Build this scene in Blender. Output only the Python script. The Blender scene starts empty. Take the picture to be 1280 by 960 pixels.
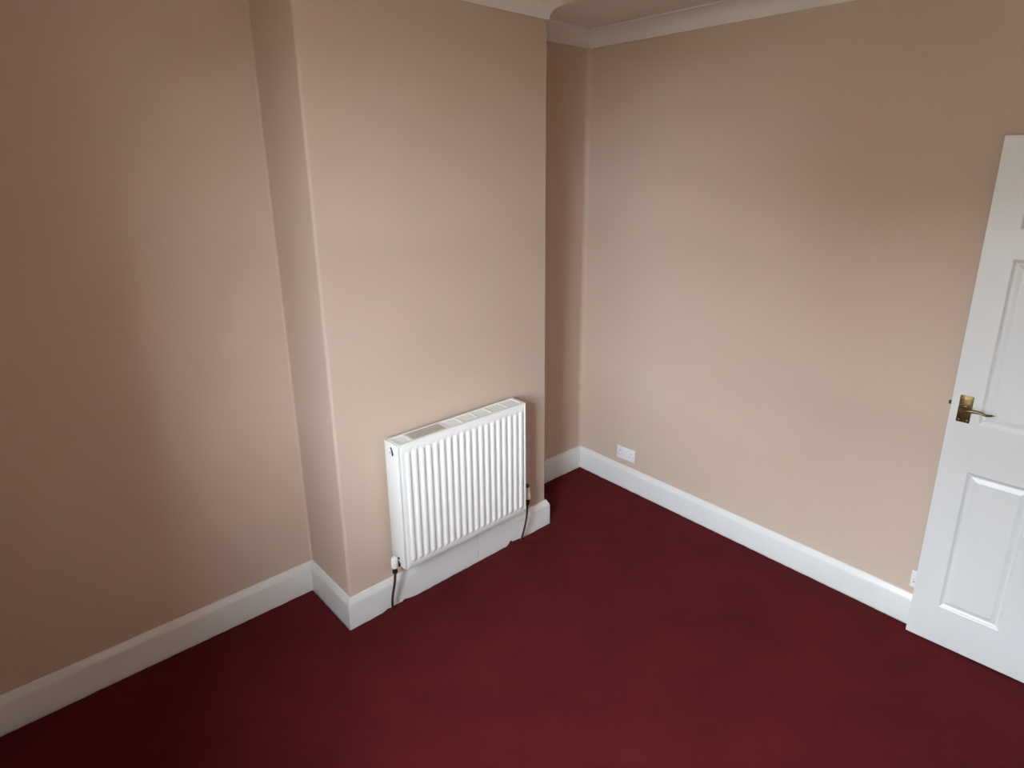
import bpy, bmesh, math, random
from mathutils import Vector, Matrix, noise
from mathutils.geometry import delaunay_2d_cdt

random.seed(7)
SC = bpy.context.scene
COL = SC.collection

# ------------------------------------------------------------------ camera, sky, exposure
CAM_POS = (-0.960, -2.147, 1.8831)
PITCH, YAW, ROLL = 0.2835, 0.8039, 0.0025
FOCAL_PX, PPX, PPY = 772.45, 34.27, -45.82
cd = bpy.data.cameras.new('camera'); cam = bpy.data.objects.new('camera', cd); COL.objects.link(cam)
cd.sensor_fit = 'HORIZONTAL'; cd.sensor_width = 36.0
cd.lens = 36.0 * FOCAL_PX / 1280.0
cd.shift_x = -PPX / 1280.0; cd.shift_y = PPY / 1280.0
cd.clip_start = 0.02
F = Vector((math.cos(YAW)*math.cos(PITCH), math.sin(YAW)*math.cos(PITCH), -math.sin(PITCH)))
Rv = Vector((math.sin(YAW), -math.cos(YAW), 0)); Uv = Rv.cross(F)
R2 = Rv*math.cos(ROLL) + Uv*math.sin(ROLL); U2 = -Rv*math.sin(ROLL) + Uv*math.cos(ROLL)
M = Matrix((R2, U2, -F)).transposed().to_4x4(); M.translation = Vector(CAM_POS)
cam.matrix_world = M
SC.camera = cam

SKY_STRENGTH = 9.0
SKY_COLOR = (0.83, 0.91, 1.03, 1)
w = bpy.data.worlds.new('overcast_sky'); SC.world = w; w.use_nodes = True
nt = w.node_tree; nt.nodes.clear()
out = nt.nodes.new('ShaderNodeOutputWorld'); bg = nt.nodes.new('ShaderNodeBackground')
tc = nt.nodes.new('ShaderNodeTexCoord'); sx = nt.nodes.new('ShaderNodeSeparateXYZ')
mr = nt.nodes.new('ShaderNodeMapRange')                     # overcast: zenith brighter than horizon
mr.inputs['From Min'].default_value = 0; mr.inputs['From Max'].default_value = 1
mr.inputs['To Min'].default_value = 0.95*SKY_STRENGTH; mr.inputs['To Max'].default_value = 1.0*SKY_STRENGTH
nt.links.new(tc.outputs['Generated'], sx.inputs[0]); nt.links.new(sx.outputs['Z'], mr.inputs['Value'])
nt.links.new(mr.outputs['Result'], bg.inputs['Strength']); bg.inputs['Color'].default_value = SKY_COLOR
nt.links.new(bg.outputs[0], out.inputs[0])

SC.view_settings.view_transform = 'Standard'; SC.view_settings.look = 'None'
SC.view_settings.gamma = 1.0; SC.view_settings.use_curve_mapping = False
SC.view_settings.exposure = 2.93
SC.cycles.use_denoising = True
SC.cycles.max_bounces = 10; SC.cycles.diffuse_bounces = 8; SC.cycles.transparent_max_bounces = 12

# ------------------------------------------------------------------ room dimensions (metres)
W, DL, DR, XR, ANG = 1.1525, 0.3614, 0.3382, 1.8058, -0.028
H, T, ZC = 0.1374, 0.0199, 2.5054
ZCEIL, COVE = 2.58, 0.095
XL, YR = -1.20, -2.42
WIN_Y0, WIN_Y1, WIN_Z0, WIN_Z1 = -1.93, -1.10, 0.98, 2.28
REVEAL, LT = 0.26, 0.36        # glass line behind the wall face, window wall thickness
DOOR_X, DOOR_Y, DOOR_W, DOOR_H, DOOR_T = 1.6711, -1.6556, 0.70, 1.981, 0.035
def right_x(y): return XR + ANG*(DR - y)

# portal for the window: guides sky sampling, gives no light of its own
pl = bpy.data.lights.new('window_portal', 'AREA'); pl.shape = 'RECTANGLE'
pl.size = WIN_Z1 - WIN_Z0; pl.size_y = WIN_Y1 - WIN_Y0; pl.cycles.is_portal = True
po = bpy.data.objects.new('window_portal', pl); COL.objects.link(po)
po.location = (XL - LT, (WIN_Y0+WIN_Y1)/2, (WIN_Z0+WIN_Z1)/2); po.rotation_euler = (0, -math.pi/2, 0)

# ------------------------------------------------------------------ materials
def mat(name, color, rough=0.5, metal=0.0, noise_scale=None, noise_amt=0.0, bump_scale=None, bump=0.0,
        bump_dist=0.002, color2=None, spec=0.5, detail=6, sheen=0.0):
    m = bpy.data.materials.new(name); m.use_nodes = True
    n = m.node_tree; b = n.nodes['Principled BSDF']
    b.inputs['Base Color'].default_value = (*color, 1); b.inputs['Roughness'].default_value = rough
    b.inputs['Metallic'].default_value = metal; b.inputs['Specular IOR Level'].default_value = spec
    if sheen:
        b.inputs['Sheen Weight'].default_value = sheen; b.inputs['Sheen Roughness'].default_value = 0.6
        b.inputs['Sheen Tint'].default_value = (*[min(1, c*4+.05) for c in color], 1)
    co = n.nodes.new('ShaderNodeTexCoord')
    if noise_scale:
        t = n.nodes.new('ShaderNodeTexNoise'); t.inputs['Scale'].default_value = noise_scale
        t.inputs['Detail'].default_value = detail; t.inputs['Roughness'].default_value = 0.6
        n.links.new(co.outputs['Object'], t.inputs['Vector'])
        r = n.nodes.new('ShaderNodeMapRange')
        r.inputs['From Min'].default_value = 0.3; r.inputs['From Max'].default_value = 0.7
        r.inputs['To Min'].default_value = 0; r.inputs['To Max'].default_value = 1
        n.links.new(t.outputs['Fac'], r.inputs['Value'])
        x = n.nodes.new('ShaderNodeMix'); x.data_type = 'RGBA'
        c2 = color2 or tuple(c*(1-noise_amt) for c in color)
        x.inputs['A'].default_value = (*color, 1); x.inputs['B'].default_value = (*c2, 1)
        n.links.new(r.outputs['Result'], x.inputs['Factor']); n.links.new(x.outputs['Result'], b.inputs['Base Color'])
    if bump_scale:
        t2 = n.nodes.new('ShaderNodeTexNoise'); t2.inputs['Scale'].default_value = bump_scale
        t2.inputs['Detail'].default_value = 3
        n.links.new(co.outputs['Object'], t2.inputs['Vector'])
        bp = n.nodes.new('ShaderNodeBump'); bp.inputs['Strength'].default_value = bump
        bp.inputs['Distance'].default_value = bump_dist
        n.links.new(t2.outputs['Fac'], bp.inputs['Height']); n.links.new(bp.outputs['Normal'], b.inputs['Normal'])
    return m

WALL = mat('magnolia_wall_paint', (0.600, 0.467, 0.392), 0.75, noise_scale=1.1, color2=(0.586, 0.457, 0.360),
           bump_scale=160, bump=0.25, bump_dist=0.0015, spec=0.25)
CEIL = mat('ceiling_paint', (0.70, 0.66, 0.61), 0.9, bump_scale=120, bump=0.15, spec=0.2)
COVING = mat('coving_paint', (0.74, 0.71, 0.66), 0.7, bump_scale=60, bump=0.08, spec=0.3)
GLOSS = mat('white_gloss_woodwork', (0.78, 0.775, 0.755), 0.28, noise_scale=5, noise_amt=0.05, bump_scale=30, bump=0.06)
DOORW = mat('white_satin_door_paint', (0.72, 0.72, 0.705), 0.38, noise_scale=4, noise_amt=0.03, bump_scale=90, bump=0.05)
ENAMEL = mat('white_radiator_enamel', (0.86, 0.855, 0.825), 0.25, noise_scale=8, noise_amt=0.02)
ENAMEL_IN = mat('radiator_inner_steel', (0.55, 0.55, 0.53), 0.5)
BEIGE = mat('beige_grille_section', (0.52, 0.49, 0.42), 0.6, noise_scale=40, noise_amt=0.12)
PLASTIC = mat('white_plastic', (0.80, 0.79, 0.77), 0.35)
CREAM = mat('aged_cream_plastic', (0.70, 0.62, 0.50), 0.4, noise_scale=30, noise_amt=0.1)
DARK = mat('dark_slot', (0.03, 0.03, 0.03), 0.6)
NUT = mat('tarnished_brass_nut', (0.075, 0.055, 0.045), 0.4, metal=0.7, noise_scale=60, noise_amt=0.4)
COPPER = mat('tarnished_copper_pipe', (0.17, 0.085, 0.05), 0.45, metal=0.55, noise_scale=25, color2=(0.07, 0.045, 0.04))
BRASS = mat('aged_brass', (0.25, 0.175, 0.075), 0.36, metal=0.9, noise_scale=70, color2=(0.12, 0.08, 0.035))
SCREW = mat('bright_brass_screw', (0.75, 0.62, 0.42), 0.3, metal=0.8)
CARPET = mat('dark_red_carpet', (0.107, 0.0125, 0.0148), 1.0, noise_scale=3.1, color2=(0.075, 0.0088, 0.0106),
             bump_scale=420, bump=0.6, bump_dist=0.004, spec=0.05, sheen=0.15)
UPVC = mat('white_upvc', (0.8, 0.8, 0.8), 0.3)
HALL = mat('hall_paint', (0.5, 0.45, 0.4), 0.8)
GROUND = mat('garden_ground', (0.10, 0.11, 0.06), 1.0, noise_scale=1.5, color2=(0.14, 0.13, 0.11))
BRICK = mat('masonry_render', (0.30, 0.26, 0.22), 0.9, noise_scale=3, noise_amt=0.2)

def glass():
    m = bpy.data.materials.new('window_glass'); m.use_nodes = True; n = m.node_tree; n.nodes.clear()
    o = n.nodes.new('ShaderNodeOutputMaterial'); mx = n.nodes.new('ShaderNodeMixShader')
    t = n.nodes.new('ShaderNodeBsdfTransparent'); g = n.nodes.new('ShaderNodeBsdfGlossy'); g.inputs['Roughness'].default_value = 0.02
    t.inputs['Color'].default_value = (0.95, 0.97, 0.96, 1)
    lw = n.nodes.new('ShaderNodeLayerWeight'); lw.inputs['Blend'].default_value = 0.5
    pw = n.nodes.new('ShaderNodeMath'); pw.operation = 'POWER'; pw.inputs[1].default_value = 5.0
    fr = n.nodes.new('ShaderNodeMath'); fr.operation = 'MULTIPLY_ADD'; fr.inputs[1].default_value = 0.9; fr.inputs[2].default_value = 0.03
    n.links.new(lw.outputs['Facing'], pw.inputs[0]); n.links.new(pw.outputs[0], fr.inputs[0])
    n.links.new(fr.outputs[0], mx.inputs[0]); n.links.new(t.outputs[0], mx.inputs[1]); n.links.new(g.outputs[0], mx.inputs[2])
    n.links.new(mx.outputs[0], o.inputs[0]); return m
GLASS = glass()

# ------------------------------------------------------------------ helpers
def obj(name, bm, m, parent=None, kind=None, smooth=None):
    bmesh.ops.recalc_face_normals(bm, faces=bm.faces[:])
    me = bpy.data.meshes.new(name); bm.to_mesh(me); bm.free(); me.materials.append(m)
    o = bpy.data.objects.new(name, me); COL.objects.link(o)
    if parent: o.parent = parent
    if kind: o['kind'] = kind
    if smooth is not None:
        for p in me.polygons: p.use_smooth = True
        me.set_sharp_from_angle(angle=math.radians(smooth))
    return o
def empty(name, loc=(0, 0, 0), rz=0.0, parent=None):
    o = bpy.data.objects.new(name, None); COL.objects.link(o)
    o.location = loc; o.rotation_euler = (0, 0, rz); o.empty_display_size = 0.05
    if parent: o.parent = parent
    return o
def box(bm, x0, x1, y0, y1, z0, z1):
    vs = [bm.verts.new((x, y, z)) for x in (x0, x1) for y in (y0, y1) for z in (z0, z1)]
    for f in ((0, 1, 3, 2), (4, 6, 7, 5), (0, 4, 5, 1), (2, 3, 7, 6), (0, 2, 6, 4), (1, 5, 7, 3)):
        bm.faces.new([vs[i] for i in f])
    return vs
def bbox(x0, x1, y0, y1, z0, z1, r=0.002, seg=2):
    bm = bmesh.new(); box(bm, x0, x1, y0, y1, z0, z1)
    if r: bmesh.ops.bevel(bm, geom=bm.edges[:], offset=r, segments=seg, profile=0.5, affect='EDGES')
    return bm
def prism(pts, z0, z1):
    bm = bmesh.new()
    a = [bm.verts.new((x, y, z0)) for x, y in pts]; b = [bm.verts.new((x, y, z1)) for x, y in pts]
    n = len(pts)
    bm.faces.new(a); bm.faces.new(b)
    for i in range(n): bm.faces.new((a[i], a[(i+1) % n], b[(i+1) % n], b[i]))
    return bm
def tube(bm, pts, rad, seg=14, cap=True):
    pts = [Vector(p) for p in pts]; rads = rad if isinstance(rad, (list, tuple)) else [rad]*len(pts)
    rings = []; prev = None
    for i, p in enumerate(pts):
        t = (pts[min(i+1, len(pts)-1)] - pts[max(i-1, 0)]).normalized()
        ref = prev if prev is not None else (Vector((0, 0, 1)) if abs(t.z) < 0.9 else Vector((1, 0, 0)))
        u = (ref - t*ref.dot(t)).normalized(); v = t.cross(u); prev = u
        rings.append([bm.verts.new(p + (u*math.cos(a) + v*math.sin(a))*rads[i]) for a in [2*math.pi*k/seg for k in range(seg)]])
    for a, b in zip(rings, rings[1:]):
        for k in range(seg): bm.faces.new((a[k], a[(k+1) % seg], b[(k+1) % seg], b[k]))
    if cap: bm.faces.new(rings[0]); bm.faces.new(rings[-1])
def bez(p0, p1, p2, p3, n=16):
    p0, p1, p2, p3 = map(Vector, (p0, p1, p2, p3)); o = []
    for i in range(n+1):
        t = i/n; o.append(p0*(1-t)**3 + p1*3*t*(1-t)**2 + p2*3*t*t*(1-t) + p3*t**3)
    return o

# ------------------------------------------------------------------ room polygon and sweeps
POLY = [Vector(v) for v in ((XL, YR), (right_x(YR), YR), (XR, DR), (W, DR), (W, 0), (0, 0), (0, DL), (XL, DL))]
def miter(i):
    n = len(POLY); a, b, c = POLY[i-1], POLY[i], POLY[(i+1) % n]
    d0 = (b-a).normalized(); d1 = (c-b).normalized()
    n0 = Vector((-d0.y, d0.x)); n1 = Vector((-d1.y, d1.x))
    return (n0+n1) / (1 + n0.dot(n1))
def off(i, d): return POLY[i % len(POLY)] + miter(i % len(POLY))*d
def sweep(i, prof, s0=None, s1=None, gap=0.0):
    """moulding along wall i (vertex i to i+1); s0/s1 cut it square at a distance along the wall"""
    j = (i+1) % len(POLY); a, b = POLY[i], POLY[j]; d = (b-a).normalized(); nn = Vector((-d.y, d.x))
    bm = bmesh.new(); ra, rb = [], []
    for o_, z in prof:
        pa = off(i, o_) if s0 is None else a + d*s0 + nn*o_
        pb = off(j, o_) if s1 is None else a + d*s1 + nn*o_
        ra.append(bm.verts.new((pa.x, pa.y, z))); rb.append(bm.verts.new((pb.x, pb.y, z)))
    m = len(prof)
    for k in range(m): bm.faces.new((ra[k], ra[(k+1) % m], rb[(k+1) % m], rb[k]))
    bm.faces.new(ra); bm.faces.new(rb)
    return bm

# ------------------------------------------------------------------ structure: floor, ceiling, walls
TH = 0.16
def carpet():
    """fitted carpet: level pile, edge tucked down against the skirting, rumpled where the pipes come through"""
    bm = bmesh.new(); outer, inner = [], []
    n = len(POLY)
    for i in range(n):
        a, b = off(i, T-0.001), off(i+1, T-0.001); ia, ib = off(i, T+0.009), off(i+1, T+0.009)
        L = (b-a).length; k = max(2, int(L/0.012))
        for s in range(k):
            t = s/k; p = a.lerp(b, t); q = ia.lerp(ib, t)
            e = noise.noise(Vector((p.x*38, p.y*38, 1.7)))
            nrm = (q-p)
            zo, zi = -0.015 + 0.005*e, 0.0
            if s > 0: q = q + nrm*0.25*e
            if i == 4:                                       # along the chimney breast
                def lump(c, wd): return max(0.0, 1-abs(p.x-c)/wd)
                g = max(lump(0.245, .055), lump(0.20, .03)*.8, lump(.165, .03)*.7, lump(0.885, .045), lump(.92, .03)*.7)
                if g > 0:
                    r_ = g*(0.75+0.6*noise.noise(Vector((p.x*90, 3.3, 0))))
                    zo += 0.028*r_; zi += 0.014*r_
            outer.append(bm.verts.new((p.x, p.y, zo))); inner.append(bm.verts.new((q.x, q.y, zi)))
    m = len(outer)
    inner2 = []
    for i in range(m):
        c = inner[i].co; j = inner[(i+1) % m].co - inner[i-1].co; d = Vector((-j.y, j.x, 0))
        d = d.normalized()*0.012 if d.length > 1e-6 else Vector()
        inner2.append(bm.verts.new((c.x+d.x, c.y+d.y, 0.0 if c.z < .002 else c.z*0.35)))
    for A, B in ((outer, inner), (inner, inner2)):
        for i in range(m): bm.faces.new((A[i], A[(i+1) % m], B[(i+1) % m], B[i]))
    co = [v.co.to_2d() for v in inner2]
    res = delaunay_2d_cdt(co, [(k, (k+1) % m) for k in range(m)], [], 1, 1e-7)
    vmap = [inner2[src[0]] if src else bm.verts.new((c.x, c.y, 0)) for c, src in zip(res[0], res[3])]
    for tri in res[2]:
        try: bm.faces.new([vmap[k] for k in tri])
        except ValueError: pass
    return obj('floor', bm, CARPET, kind='structure')
carpet()
bm = bmesh.new(); box(bm, XL-0.3, XR+TH, YR-TH, DL+TH, -0.10, -0.026)
obj('floor', bm, BRICK, kind='structure').name = 'floor_base'
bm = bmesh.new(); box(bm, XL-0.3, XR+TH+.05, YR-TH, DL+TH, ZCEIL, ZCEIL+0.1); obj('ceiling', bm, CEIL, kind='structure')

ZT, ZB = ZCEIL, -0.026
# right wall, slightly out of square with the chimney wall
a, b = POLY[1], POLY[2]
obj('wall_right', prism([(right_x(YR-TH), YR-TH), (right_x(DR+TH), DR+TH), (right_x(DR+TH)+TH, DR+TH), (right_x(YR-TH)+TH, YR-TH)], ZB, ZT), WALL, kind='structure')
def fillet(cx, cy, sx, r, n=8):                             # softly coved internal plaster corner
    o = []
    for k in range(n+1):
        t = math.pi/2*k/n; o.append((cx - sx*(r - r*math.sin(t)), cy - (r - r*math.cos(t))))
    return o
obj('wall_back_right', prism([(W, DR+TH), (W, DR)] + fillet(XR, DR, 1, 0.030) + [(XR, DR+TH)], ZB, ZT), WALL, kind='structure', smooth=40)
obj('wall_back_left', prism([(XL, DL+TH), (XL, DL)] + fillet(0, DL, 1, 0.010) + [(0, DL+TH)], ZB, ZT), WALL, kind='structure', smooth=40)
# chimney breast with rounded plaster arrises
RB = 0.013
pts = [(W, DR+TH), (0, DL+TH)]
for k in range(7): t = math.pi + math.pi/2*k/6; pts.append((RB+RB*math.cos(t), RB+RB*math.sin(t)))
for k in range(7): t = 1.5*math.pi + math.pi/2*k/6; pts.append((W-RB*.6+RB*.6*math.cos(t), RB*.6+RB*.6*math.sin(t)))
obj('wall_chimney_breast', prism(pts, ZB, ZT), WALL, kind='structure', smooth=40)
# window wall (left) with its opening
bm = bmesh.new()
box(bm, XL-LT, XL, YR-TH, WIN_Y0, ZB, ZT); box(bm, XL-LT, XL, WIN_Y1, DL+TH, ZB, ZT)
box(bm, XL-LT, XL, WIN_Y0, WIN_Y1, ZB, WIN_Z0); box(bm, XL-LT, XL, WIN_Y0, WIN_Y1, WIN_Z1, ZT)
obj('wall_left', bm, WALL, kind='structure')
# wall behind the camera with the doorway that the open door belongs to
DX1 = right_x(YR) - 0.075; DX0 = DX1 - DOOR_W - 0.01; DZ = DOOR_H + 0.02
bm = bmesh.new()
box(bm, XL, DX0-0.03, YR-TH, YR, ZB, ZT); box(bm, DX1+0.03, right_x(YR), YR-TH, YR, ZB, ZT)
box(bm, DX0-0.03, DX1+0.03, YR-TH, YR, DZ+0.03, ZT)
obj('wall_front', bm, WALL, kind='structure')
bm = bmesh.new()
for s in ((DX0-0.03, DX0, 0, DZ+0.03), (DX1, DX1+0.03, 0, DZ+0.03), (DX0, DX1, DZ, DZ+0.03)):
    box(bm, s[0], s[1], YR-TH, YR+0.005, s[2], s[3])
for s in ((DX0-0.085, DX0-0.012, 0, DZ+0.085), (DX0-0.012, DX1+0.012, DZ+0.012, DZ+0.085), (DX1+0.012, DX1+0.06, 0, DZ+0.085)):
    box(bm, s[0], s[1], YR, YR+0.016, s[2], s[3])
obj('trim_1', bm, GLOSS, kind='structure')
bm = bmesh.new()                                            # landing beyond the doorway
box(bm, XL, XR+TH, YR-TH-1.1, YR-TH-1.0, -0.1, ZT); box(bm, DX0-.6, DX0-.5, YR-TH-1.0, YR-TH, -0.1, ZT)
box(bm, XR, XR+TH, YR-TH-1.0, YR-TH, -0.1, ZT)
box(bm, DX0-.6, XR+TH, YR-TH-1.0, YR-TH, ZT, ZT+.1)
obj('wall_landing', bm, HALL, kind='structure')
bm = bmesh.new(); box(bm, DX0-.6, XR+TH, YR-TH-1.0, YR-TH, -0.1, 0); obj('floor_landing', bm, CARPET, kind='structure')

# ------------------------------------------------------------------ skirting and coving
SK = [(0, -0.025), (T, -0.025), (T, 0.104), (T*0.93, 0.112), (T*0.78, 0.119), (T*0.55, 0.1265), (T*0.42, 0.1335), (T*0.3, 0.1365), (0, H)]
d01 = DX0-0.085-XL
obj('baseboard_front', sweep(0, SK, s1=d01), GLOSS, kind='structure', smooth=35)
obj('baseboard_right', sweep(1, SK), GLOSS, kind='structure', smooth=35)
obj('baseboard_back_right', sweep(2, SK), GLOSS, kind='structure', smooth=35)
obj('baseboard_breast_right', sweep(3, SK), GLOSS, kind='structure', smooth=35)
JO = W - 0.675                                              # two boards meet under the radiator
obj('baseboard_breast', sweep(4, SK, s1=JO-0.0012), GLOSS, kind='structure', smooth=35)
SK2 = [(o_*0.97, z-0.0015) for o_, z in SK]
obj('baseboard_breast_offcut', sweep(4, SK2, s0=JO+0.0012), GLOSS, kind='structure', smooth=35)
obj('baseboard_breast_left', sweep(5, SK), GLOSS, kind='structure', smooth=35)
obj('baseboard_back_left', sweep(6, SK), GLOSS, kind='structure', smooth=35)
obj('baseboard_left', sweep(7, SK), GLOSS, kind='structure', smooth=35)

CH = ZCEIL - ZC
CP = [(0, ZCEIL), (0, ZC), (0.005, ZC), (0.007, ZC+0.006)]
for k in range(1, 10):                                      # concave quarter sweep up to the ceiling
    t = math.pi/2*k/10; CP.append((0.007+(COVE-0.016)*(1-math.cos(t)), ZC+0.006+(CH-0.013)*math.sin(t)))
CP += [(COVE-0.009, ZCEIL-0.007), (COVE-0.002, ZCEIL-0.006), (COVE, ZCEIL-0.004), (COVE, ZCEIL)]
for i in range(8):
    obj('trim_%d' % (i+2), sweep(i, CP), COVING, kind='structure', smooth=30)

# ------------------------------------------------------------------ window
win = empty('window_1', (XL-REVEAL, (WIN_Y0+WIN_Y1)/2, WIN_Z0)); win['kind'] = 'structure'
hw, hh = (WIN_Y1-WIN_Y0)/2, WIN_Z1-WIN_Z0
def frame(y0, y1, z0, z1, t, dx0, dx1):
    bm = bmesh.new()
    box(bm, dx0, dx1, y0, y0+t, z0, z1); box(bm, dx0, dx1, y1-t, y1, z0, z1)
    box(bm, dx0, dx1, y0+t, y1-t, z0, z0+t); box(bm, dx0, dx1, y0+t, y1-t, z1-t, z1)
    return bm
obj('window_frame', frame(-hw, hw, 0, hh, 0.04, -0.022, 0.022), UPVC, win)
zt = hh*0.5                                                 # slim sliding sashes, one above the other
bm = bmesh.new(); box(bm, -0.015, 0.015, -hw+.04, hw-.04, zt-.016, zt+.016); obj('meeting_rail', bm, UPVC, win)
for z0, z1 in ((.04, zt-.016), (zt+.016, hh-.04)):
    s = obj('sash', frame(-hw+.04, hw-.04, z0, z1, .022, -.012, .012), UPVC, win)
    bm = bmesh.new(); box(bm, -.003, .003, -hw+.058, hw-.058, z0+.018, z1-.018); obj('pane', bm, GLASS, s)
bm = bbox(-0.02, REVEAL+0.035, -hw-0.03, hw+0.03, -0.028, 0.0, .006); obj('window_sill', bm, GLOSS, win)

# outside: garden ground, plus unseen blockers added to shape the window light
bm = bmesh.new(); box(bm, -30, XL-LT-0.02, -20, 18, -0.6, -0.5); obj('ground', bm, GROUND, kind='structure')
bm = bmesh.new(); box(bm, -8.0, -7.7, -20, 18, -0.5, 1.7); obj('sky_blocker_low', bm, BRICK, kind='structure')  # invented low wall, cuts off the lowest band of sky
bm = prism([(-10.5, -3.4), (-8.4, -3.4), (-8.4, 9.0), (-10.5, 9.0)], -0.5, 3.1); obj('sky_blocker_tall', bm, BRICK, kind='structure')  # added unseen block, dims daylight on the right wall and door

# ------------------------------------------------------------------ radiator
rad = empty('radiator', (0.205, 0, 0))
rad['label'] = 'white double-panel convector radiator mounted low on the chimney breast'; rad['category'] = 'radiator'
RW, RY0, RY1, RZ0, RZ1 = 0.681, -0.139, -0.037, 0.231, 0.811
NR, RX0, PITCHR = 19, 0.0365, 0.03445
def flute(x):                                               # pressed vertical flutes, proud ridges
    k = (x-RX0)/PITCHR
    if k < -0.5 or k > NR-0.5: return 0.0
    c = math.cos(2*math.pi*k)
    return max(0.0, min(1.0, 0.5+0.95*c))
def panel_bm(ysign, y):
    bm = bmesh.new()
    xs = [0.0, 0.006] + [RX0-PITCHR*.5 + PITCHR*k/12 for k in range(NR*12+1)] + [RW-0.006, RW]
    z0, z1 = RZ0, RZ1-0.004
    ins = 0.034
    zs = [z0, z0+.004, z0+ins-.006] + [z0+ins-.006+0.016*k/6 for k in range(1, 7)] + [z1-ins-.010+0.016*k/6 for k in range(0, 6)] + [z1-ins+.006, z1-.004, z1]
    D = 0.0072
    def endf(z):
        a_ = (z-(z0+ins-.006))/.016; b_ = ((z1-ins+.006)-z)/.016
        s = max(0, min(1, a_, b_)); return s*s*(3-2*s)
    rows = []
    for z in zs:
        e = endf(z); ed = 0.004 if z in (z0, z1) else 0.0
        rows.append([bm.verts.new((x, y - ysign*(D*flute(x)*e - ed - (0.004 if x in (0.0, RW) else 0)), z)) for x in xs])
    for a_, b_ in zip(rows, rows[1:]):
        for k in range(len(xs)-1): bm.faces.new((a_[k], a_[k+1], b_[k+1], b_[k]))
    r = bmesh.ops.extrude_face_region(bm, geom=bm.faces[:])
    for v in [g for g in r['geom'] if isinstance(g, bmesh.types.BMVert)]: v.co.y = y + ysign*0.010
    return bm
obj('front_panel', panel_bm(1, RY0+0.0085), ENAMEL, rad, smooth=50)
obj('back_panel', panel_bm(-1, RY1-0.0085), ENAMEL, rad, smooth=50)
SPY0, SPY1 = RY0+0.010, RY1+0.002
for x0, x1 in ((-0.012, 0.001), (RW-0.001, RW+0.009)):
    obj('side_panel', bbox(x0, x1, SPY0-0.002, SPY1, RZ0+0.012, RZ1+0.001, .003), ENAMEL, rad, smooth=40)
# convector fins between the two panels
for k in range(20):
    x = 0.03 + k*0.0327
    obj('convector_fin', bbox(x, x+0.012, RY0+0.022, RY1-0.022, RZ0+0.05, RZ1-0.05, 0), ENAMEL_IN, rad)
# top grille: rim, cross bars and fine lengthwise bars
gr = empty('top_grille', (0, 0, 0), parent=rad)
GY0, GY1, GZ = RY0+0.012, RY1-0.001, RZ1
bm = bmesh.new()
box(bm, 0, RW, GY0-0.003, GY0+0.010, GZ-0.012, GZ+0.002); box(bm, 0, RW, GY1-0.009, GY1, GZ-0.012, GZ+0.002)
box(bm, 0, 0.012, GY0+.010, GY1-.009, GZ-0.012, GZ+0.002); box(bm, RW-.012, RW, GY0+.010, GY1-.009, GZ-0.012, GZ+0.002)
obj('rim', bm, ENAMEL, gr)
BARS = [0.072, 0.252, 0.335, 0.42, 0.50, 0.592]
for x in BARS: obj('cross_bar', bbox(x-0.006, x+0.006, GY0+.010, GY1-.009, GZ-0.011, GZ+0.001, 0), ENAMEL, gr)
ny = 9
sp = (GY1-.009-GY0-.010)/ny
edges = [0.012] + BARS + [RW-0.012]
for j, (xa, xb) in enumerate(zip(edges, edges[1:])):
    if j == 1: continue
    bm = bmesh.new()
    for k in range(ny):
        y = GY0+.010+sp*k; box(bm, xa, xb, y+sp*.14, y+sp*.86, GZ-0.008, GZ-0.001)
    obj('slat_row', bm, ENAMEL, gr)
obj('grille_section', bbox(BARS[0]+.006, BARS[1]-.006, GY0+.008, GY1-.007, GZ-0.007, GZ+0.0005, .0015), BEIGE, gr)['label'] = 'darker beige section of the radiator top grille'  # flat plate fills the darker section between two cross bars
# air vent on the left end cover
vt = empty('air_vent', (-0.012, 0, 0), parent=rad)
vy, vz = -0.098, 0.775
bm = bmesh.new()
tube(bm, [Vector((-0.0008, vy+dy, vz+dz)) for dy, dz in ((.012, .020), (.008, .016), (.003, .008), (.0, .0), (-.001, -.008), (.001, -.014))], [.003, .0035, .0038, .0042, .0045, .003], 8)
obj('key_slot', bm, DARK, vt)
bm = bmesh.new(); tube(bm, [(-0.004, vy+.017, vz-.004), (0.0, vy+.017, vz-.004)], .0045, 10); obj('bleed_plug', bm, ENAMEL_IN, vt)
# left lockshield valve with tail pipe
VY = -0.088
lv = empty('radiator_valve', (0, 0, 0), parent=rad)
bm = bmesh.new(); tube(bm, [(-0.034, VY, .244), (-0.034, VY, .247), (-0.034, VY, .272), (-0.034, VY, .288), (-0.034, VY, .2925)], [.0135, .0145, .0145, .0128, .009], 16); obj('cap', bm, PLASTIC, lv, smooth=40)
bm = bmesh.new(); tube(bm, [(-0.034, VY, .245), (-0.034, VY, .228)], .0105, 6); tube(bm, [(-0.034, VY, .229), (-0.034, VY, .219)], .0125, 6); obj('compression_nut', bm, NUT, lv)
bm = bmesh.new(); tube(bm, [(-0.034, VY, .252), (-0.008, VY, .252)], .009, 12); tube(bm, [(-0.020, VY, .252), (-0.008, VY, .252)], .0135, 6); obj('union_nut', bm, NUT, lv)
bm = bmesh.new(); tube(bm, [(-0.014, VY-.002, .279), (0.0, VY-.002, .279)], .006, 6); obj('blanking_plug', bm, NUT, lv)
bm = bmesh.new(); tube(bm, bez((-0.034, VY, .225), (-0.036, VY, .14), (-0.062, VY+.008, .11), (-0.030, -0.040, -0.008), 24), .0055, 12)
obj('pipe', bm, COPPER, rad, smooth=60)
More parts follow.
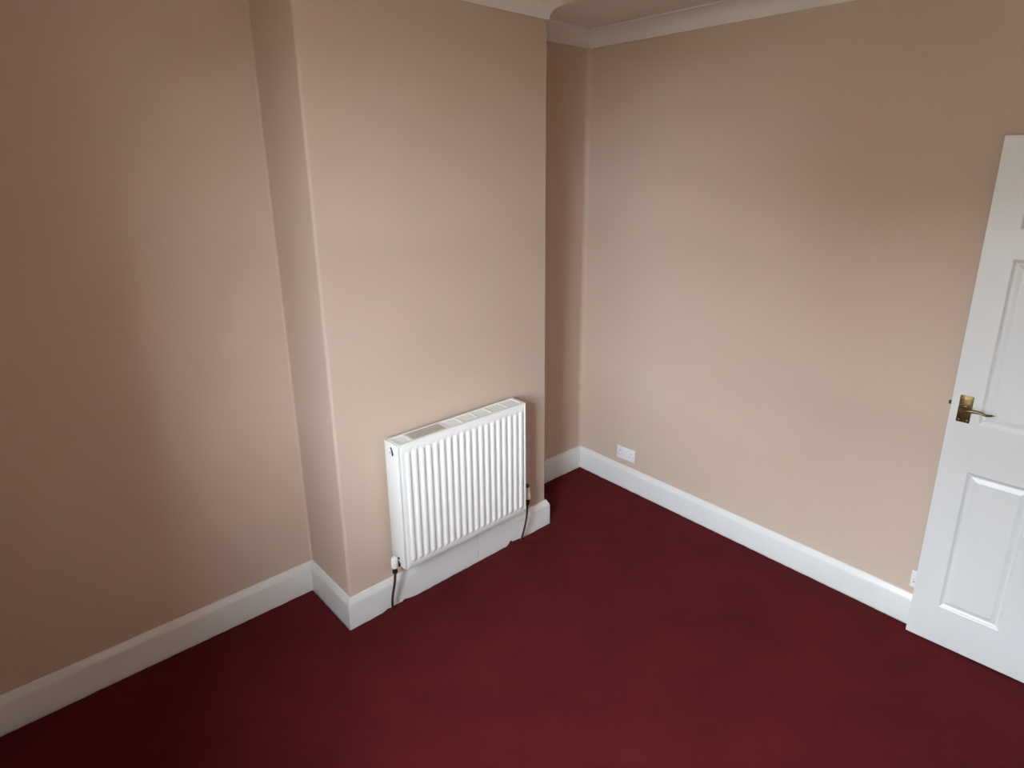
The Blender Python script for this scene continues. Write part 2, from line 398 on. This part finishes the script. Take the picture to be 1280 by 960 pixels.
# right valve: cream head with black top, mostly behind the radiator end
rv = empty('radiator_valve', (RW, 0, 0), parent=rad)
vx = 0.056
bm = bmesh.new(); tube(bm, [(vx, VY, .268), (vx, VY, .274), (vx, VY, .300), (vx-.001, VY, .332)], [.0175, .0185, .0150, .0115], 16); obj('valve_head', bm, CREAM, rv, smooth=40)
bm = bmesh.new(); tube(bm, [(vx-.001, VY, .330), (vx-.001, VY, .343), (vx-.001, VY, .347)], [.011, .0105, .007], 12); obj('valve_cap', bm, DARK, rv, smooth=40)
bm = bmesh.new(); tube(bm, [(vx, VY, .268), (vx, VY, .246)], .013, 6); tube(bm, [(vx, VY, .247), (vx, VY, .232)], .0105, 6); obj('compression_nut', bm, NUT, rv)
bm = bmesh.new(); tube(bm, [(vx, VY, .258), (0.006, VY, .258)], .009, 12); obj('union_nut', bm, NUT, rv)
bm = bmesh.new(); tube(bm, bez((RW+vx, VY, .236), (RW+vx, VY, .15), (RW+vx-.006, VY+.015, .09), (RW+vx-.006, -0.040, -0.008), 24), .0052, 12)
obj('pipe', bm, COPPER, rad, smooth=60)
# wall brackets
for x in (0.12, RW-0.12):
    obj('wall_bracket', bbox(x-.02, x+.02, RY1-.012, -0.0005, RZ0+.06, RZ1-.06, 0), ENAMEL, rad)

# ------------------------------------------------------------------ sockets on the right wall
def socket(name, yc, zc, label):
    a_ = math.atan2(-ANG, 1.0)
    # local frame: +x out of the wall into the room, y along the wall
    o = empty(name, (right_x(yc), yc, zc), math.pi + a_)
    o['label'] = label; o['category'] = 'socket'; o['group'] = 'white wall sockets above the skirting'
    wd, ht, tk = 0.132, 0.080, 0.010
    obj('face_plate', bbox(0.0003, tk, -wd/2, wd/2, -ht/2, ht/2, .0035, 3), PLASTIC, o, smooth=40)
    for s in (-1, 1):
        obj('rocker_switch', bbox(tk-.002, tk+.0035, s*0.014-.0055, s*0.014+.0055, .004, .026, .0015), PLASTIC, o)
        for dy, dz, w_, h_ in ((0, .016, .0035, .0075), (-.010, -.008, .006, .0035), (.010, -.008, .006, .0035)):
            y = s*0.042+dy
            obj('pin_hole', bbox(tk-.001, tk+.0004, y-w_/2, y+w_/2, dz-h_/2-.004, dz+h_/2-.004, 0), DARK, o)
    for s in (-1, 1):
        bm = bmesh.new(); tube(bm, [(tk-.001, s*.055, 0), (tk+.0005, s*.055, 0)], .003, 10); obj('screw', bm, SCREW, o)
    return o
socket('double_socket', -0.0505, 0.2165, 'white double socket low on the wall by the right alcove corner')
socket('double_socket', -1.690, 0.2120, 'white double socket low on the wall, mostly hidden behind the open door')

# ------------------------------------------------------------------ open panelled door
door = empty('door_1', (DOOR_X, DOOR_Y, 0.008), math.atan2(-ANG, 1.0)+0.0)
door['kind'] = 'structure'
# local frame: -x is the visible face, -y runs from the latch edge to the hinges
cols = [(0.0935, 0.296), (DOOR_W-0.296, DOOR_W-0.0935)]
rws = [(0.170, 0.771), (0.965, 1.577), (1.677, 1.872)]
def leaf():
    bm = bmesh.new()
    us = [0, cols[0][0], cols[0][1], cols[1][0], cols[1][1], DOOR_W]
    zs = [0, rws[0][0], rws[0][1], rws[1][0], rws[1][1], rws[2][0], rws[2][1], DOOR_H]
    for side, x in ((-1, 0.0), (1, DOOR_T)):
        g = [[bm.verts.new((x, -u, z)) for u in us] for z in zs]
        for r in range(len(zs)-1):
            for c in range(len(us)-1):
                if c in (1, 3) and r in (1, 3, 5):
                    q = [g[r][c], g[r][c+1], g[r+1][c+1], g[r+1][c]]
                    u0, u1, z0, z1 = us[c], us[c+1], zs[r], zs[r+1]; prev = q
                    for ins, dep in ((0.003, 0.0015), (0.008, 0.006), (0.013, 0.0085)):   # ovolo sticking
                        nx = x - side*dep
                        cur = [bm.verts.new((nx, -uu, zz)) for uu, zz in ((u0+ins, z0+ins), (u1-ins, z0+ins), (u1-ins, z1-ins), (u0+ins, z1-ins))]
                        for k in range(4): bm.faces.new((prev[k], prev[(k+1) % 4], cur[(k+1) % 4], cur[k]))
                        prev = cur
                else:
                    bm.faces.new((g[r][c], g[r][c+1], g[r+1][c+1], g[r+1][c]))
        if side == -1: front = g
        else: back = g
    def edge(a_, b_):
        for k in range(len(a_)-1): bm.faces.new((a_[k], a_[k+1], b_[k+1], b_[k]))
    edge(front[0], back[0]); edge(front[-1], back[-1])
    edge([r[0] for r in front], [r[0] for r in back]); edge([r[-1] for r in front], [r[-1] for r in back])
    return bm
obj('leaf', leaf(), DOORW, door)
for (u0, u1) in cols:
    for (z0, z1) in rws:
        bm = bmesh.new(); xs = 0.0085
        for side, x in ((-1, 0.0), (1, DOOR_T)):
            prev = None
            for ins, dep in ((0.0125, .0085), (0.017, .0085), (0.030, .0040), (0.034, .0028)):
                nx = x - side*dep
                cur = [bm.verts.new((nx, -uu, zz)) for uu, zz in ((u0+ins, z0+ins), (u1-ins, z0+ins), (u1-ins, z1-ins), (u0+ins, z1-ins))]
                if prev:
                    for k in range(4): bm.faces.new((prev[k], prev[(k+1) % 4], cur[(k+1) % 4], cur[k]))
                else: first = cur
                prev = cur
            bm.faces.new(prev)
            if side == -1: f0 = first
            else:
                for k in range(4): bm.faces.new((f0[k], f0[(k+1) % 4], first[(k+1) % 4], first[k]))
        obj('panel', bm, DOORW, door)
# brass lever handle
hd = empty('door_handle', (0, 0, 0), parent=door); hd['label'] = 'aged brass lever handle on rectangular plate'
hu, hz = 0.046, 1.0145
obj('back_plate', bbox(-0.0045, -0.0002, -hu-.0215, -hu+.0215, hz-.0525, hz+.0525, .0022, 2), BRASS, hd, smooth=40)
bm = bmesh.new(); tube(bm, [(-.004, -hu, hz+.001), (-.008, -hu, hz+.001), (-.011, -hu, hz+.001), (-.032, -hu, hz+.001)], [.0165, .0155, .0095, .0085], 18)
obj('rose', bm, BRASS, hd, smooth=40)
bm = bmesh.new()
lz = hz + 0.001
lp = bez((-.030, -hu+.006, lz), (-.052, -hu+.004, lz+.002), (-.044, -hu-.034, lz+.015), (-.046, -hu-.060, lz+.0085), 14) + \
     bez((-.046, -hu-.064, lz+.0075), (-.047, -hu-.072, lz+.0055), (-.046, -hu-.080, lz+.0065), (-.040, -hu-.090, lz+.009), 8)
tube(bm, lp, [.0075]*5 + [.0068-.00022*k for k in range(10)] + [.0048-.0002*k for k in range(9)], 12)
obj('lever', bm, BRASS, hd, smooth=60)
for su in (-1, 1):
    for sz in (-1, 1):
        bm = bmesh.new(); tube(bm, [(-.0044, -hu+su*.013, hz+sz*.042), (-.0058, -hu+su*.013, hz+sz*.042)], [.0032, .0024], 10)
        obj('screw', bm, SCREW, hd)
bm = bbox(0.010, 0.022, -0.002, 0.0105, 1.0175, 1.032, .0025); obj('latch_bolt', bm, NUT, door)
bm = bbox(0.006, 0.029, -0.001, 0.0012, .985, 1.06, 0); obj('latch_plate', bm, BRASS, door)
for z in (.2, 1.0, 1.75):
    bm = bmesh.new(); tube(bm, [(0.002, -DOOR_W-.005, z-.045), (0.002, -DOOR_W-.005, z+.045)], .006, 10); obj('hinge', bm, BRASS, door)
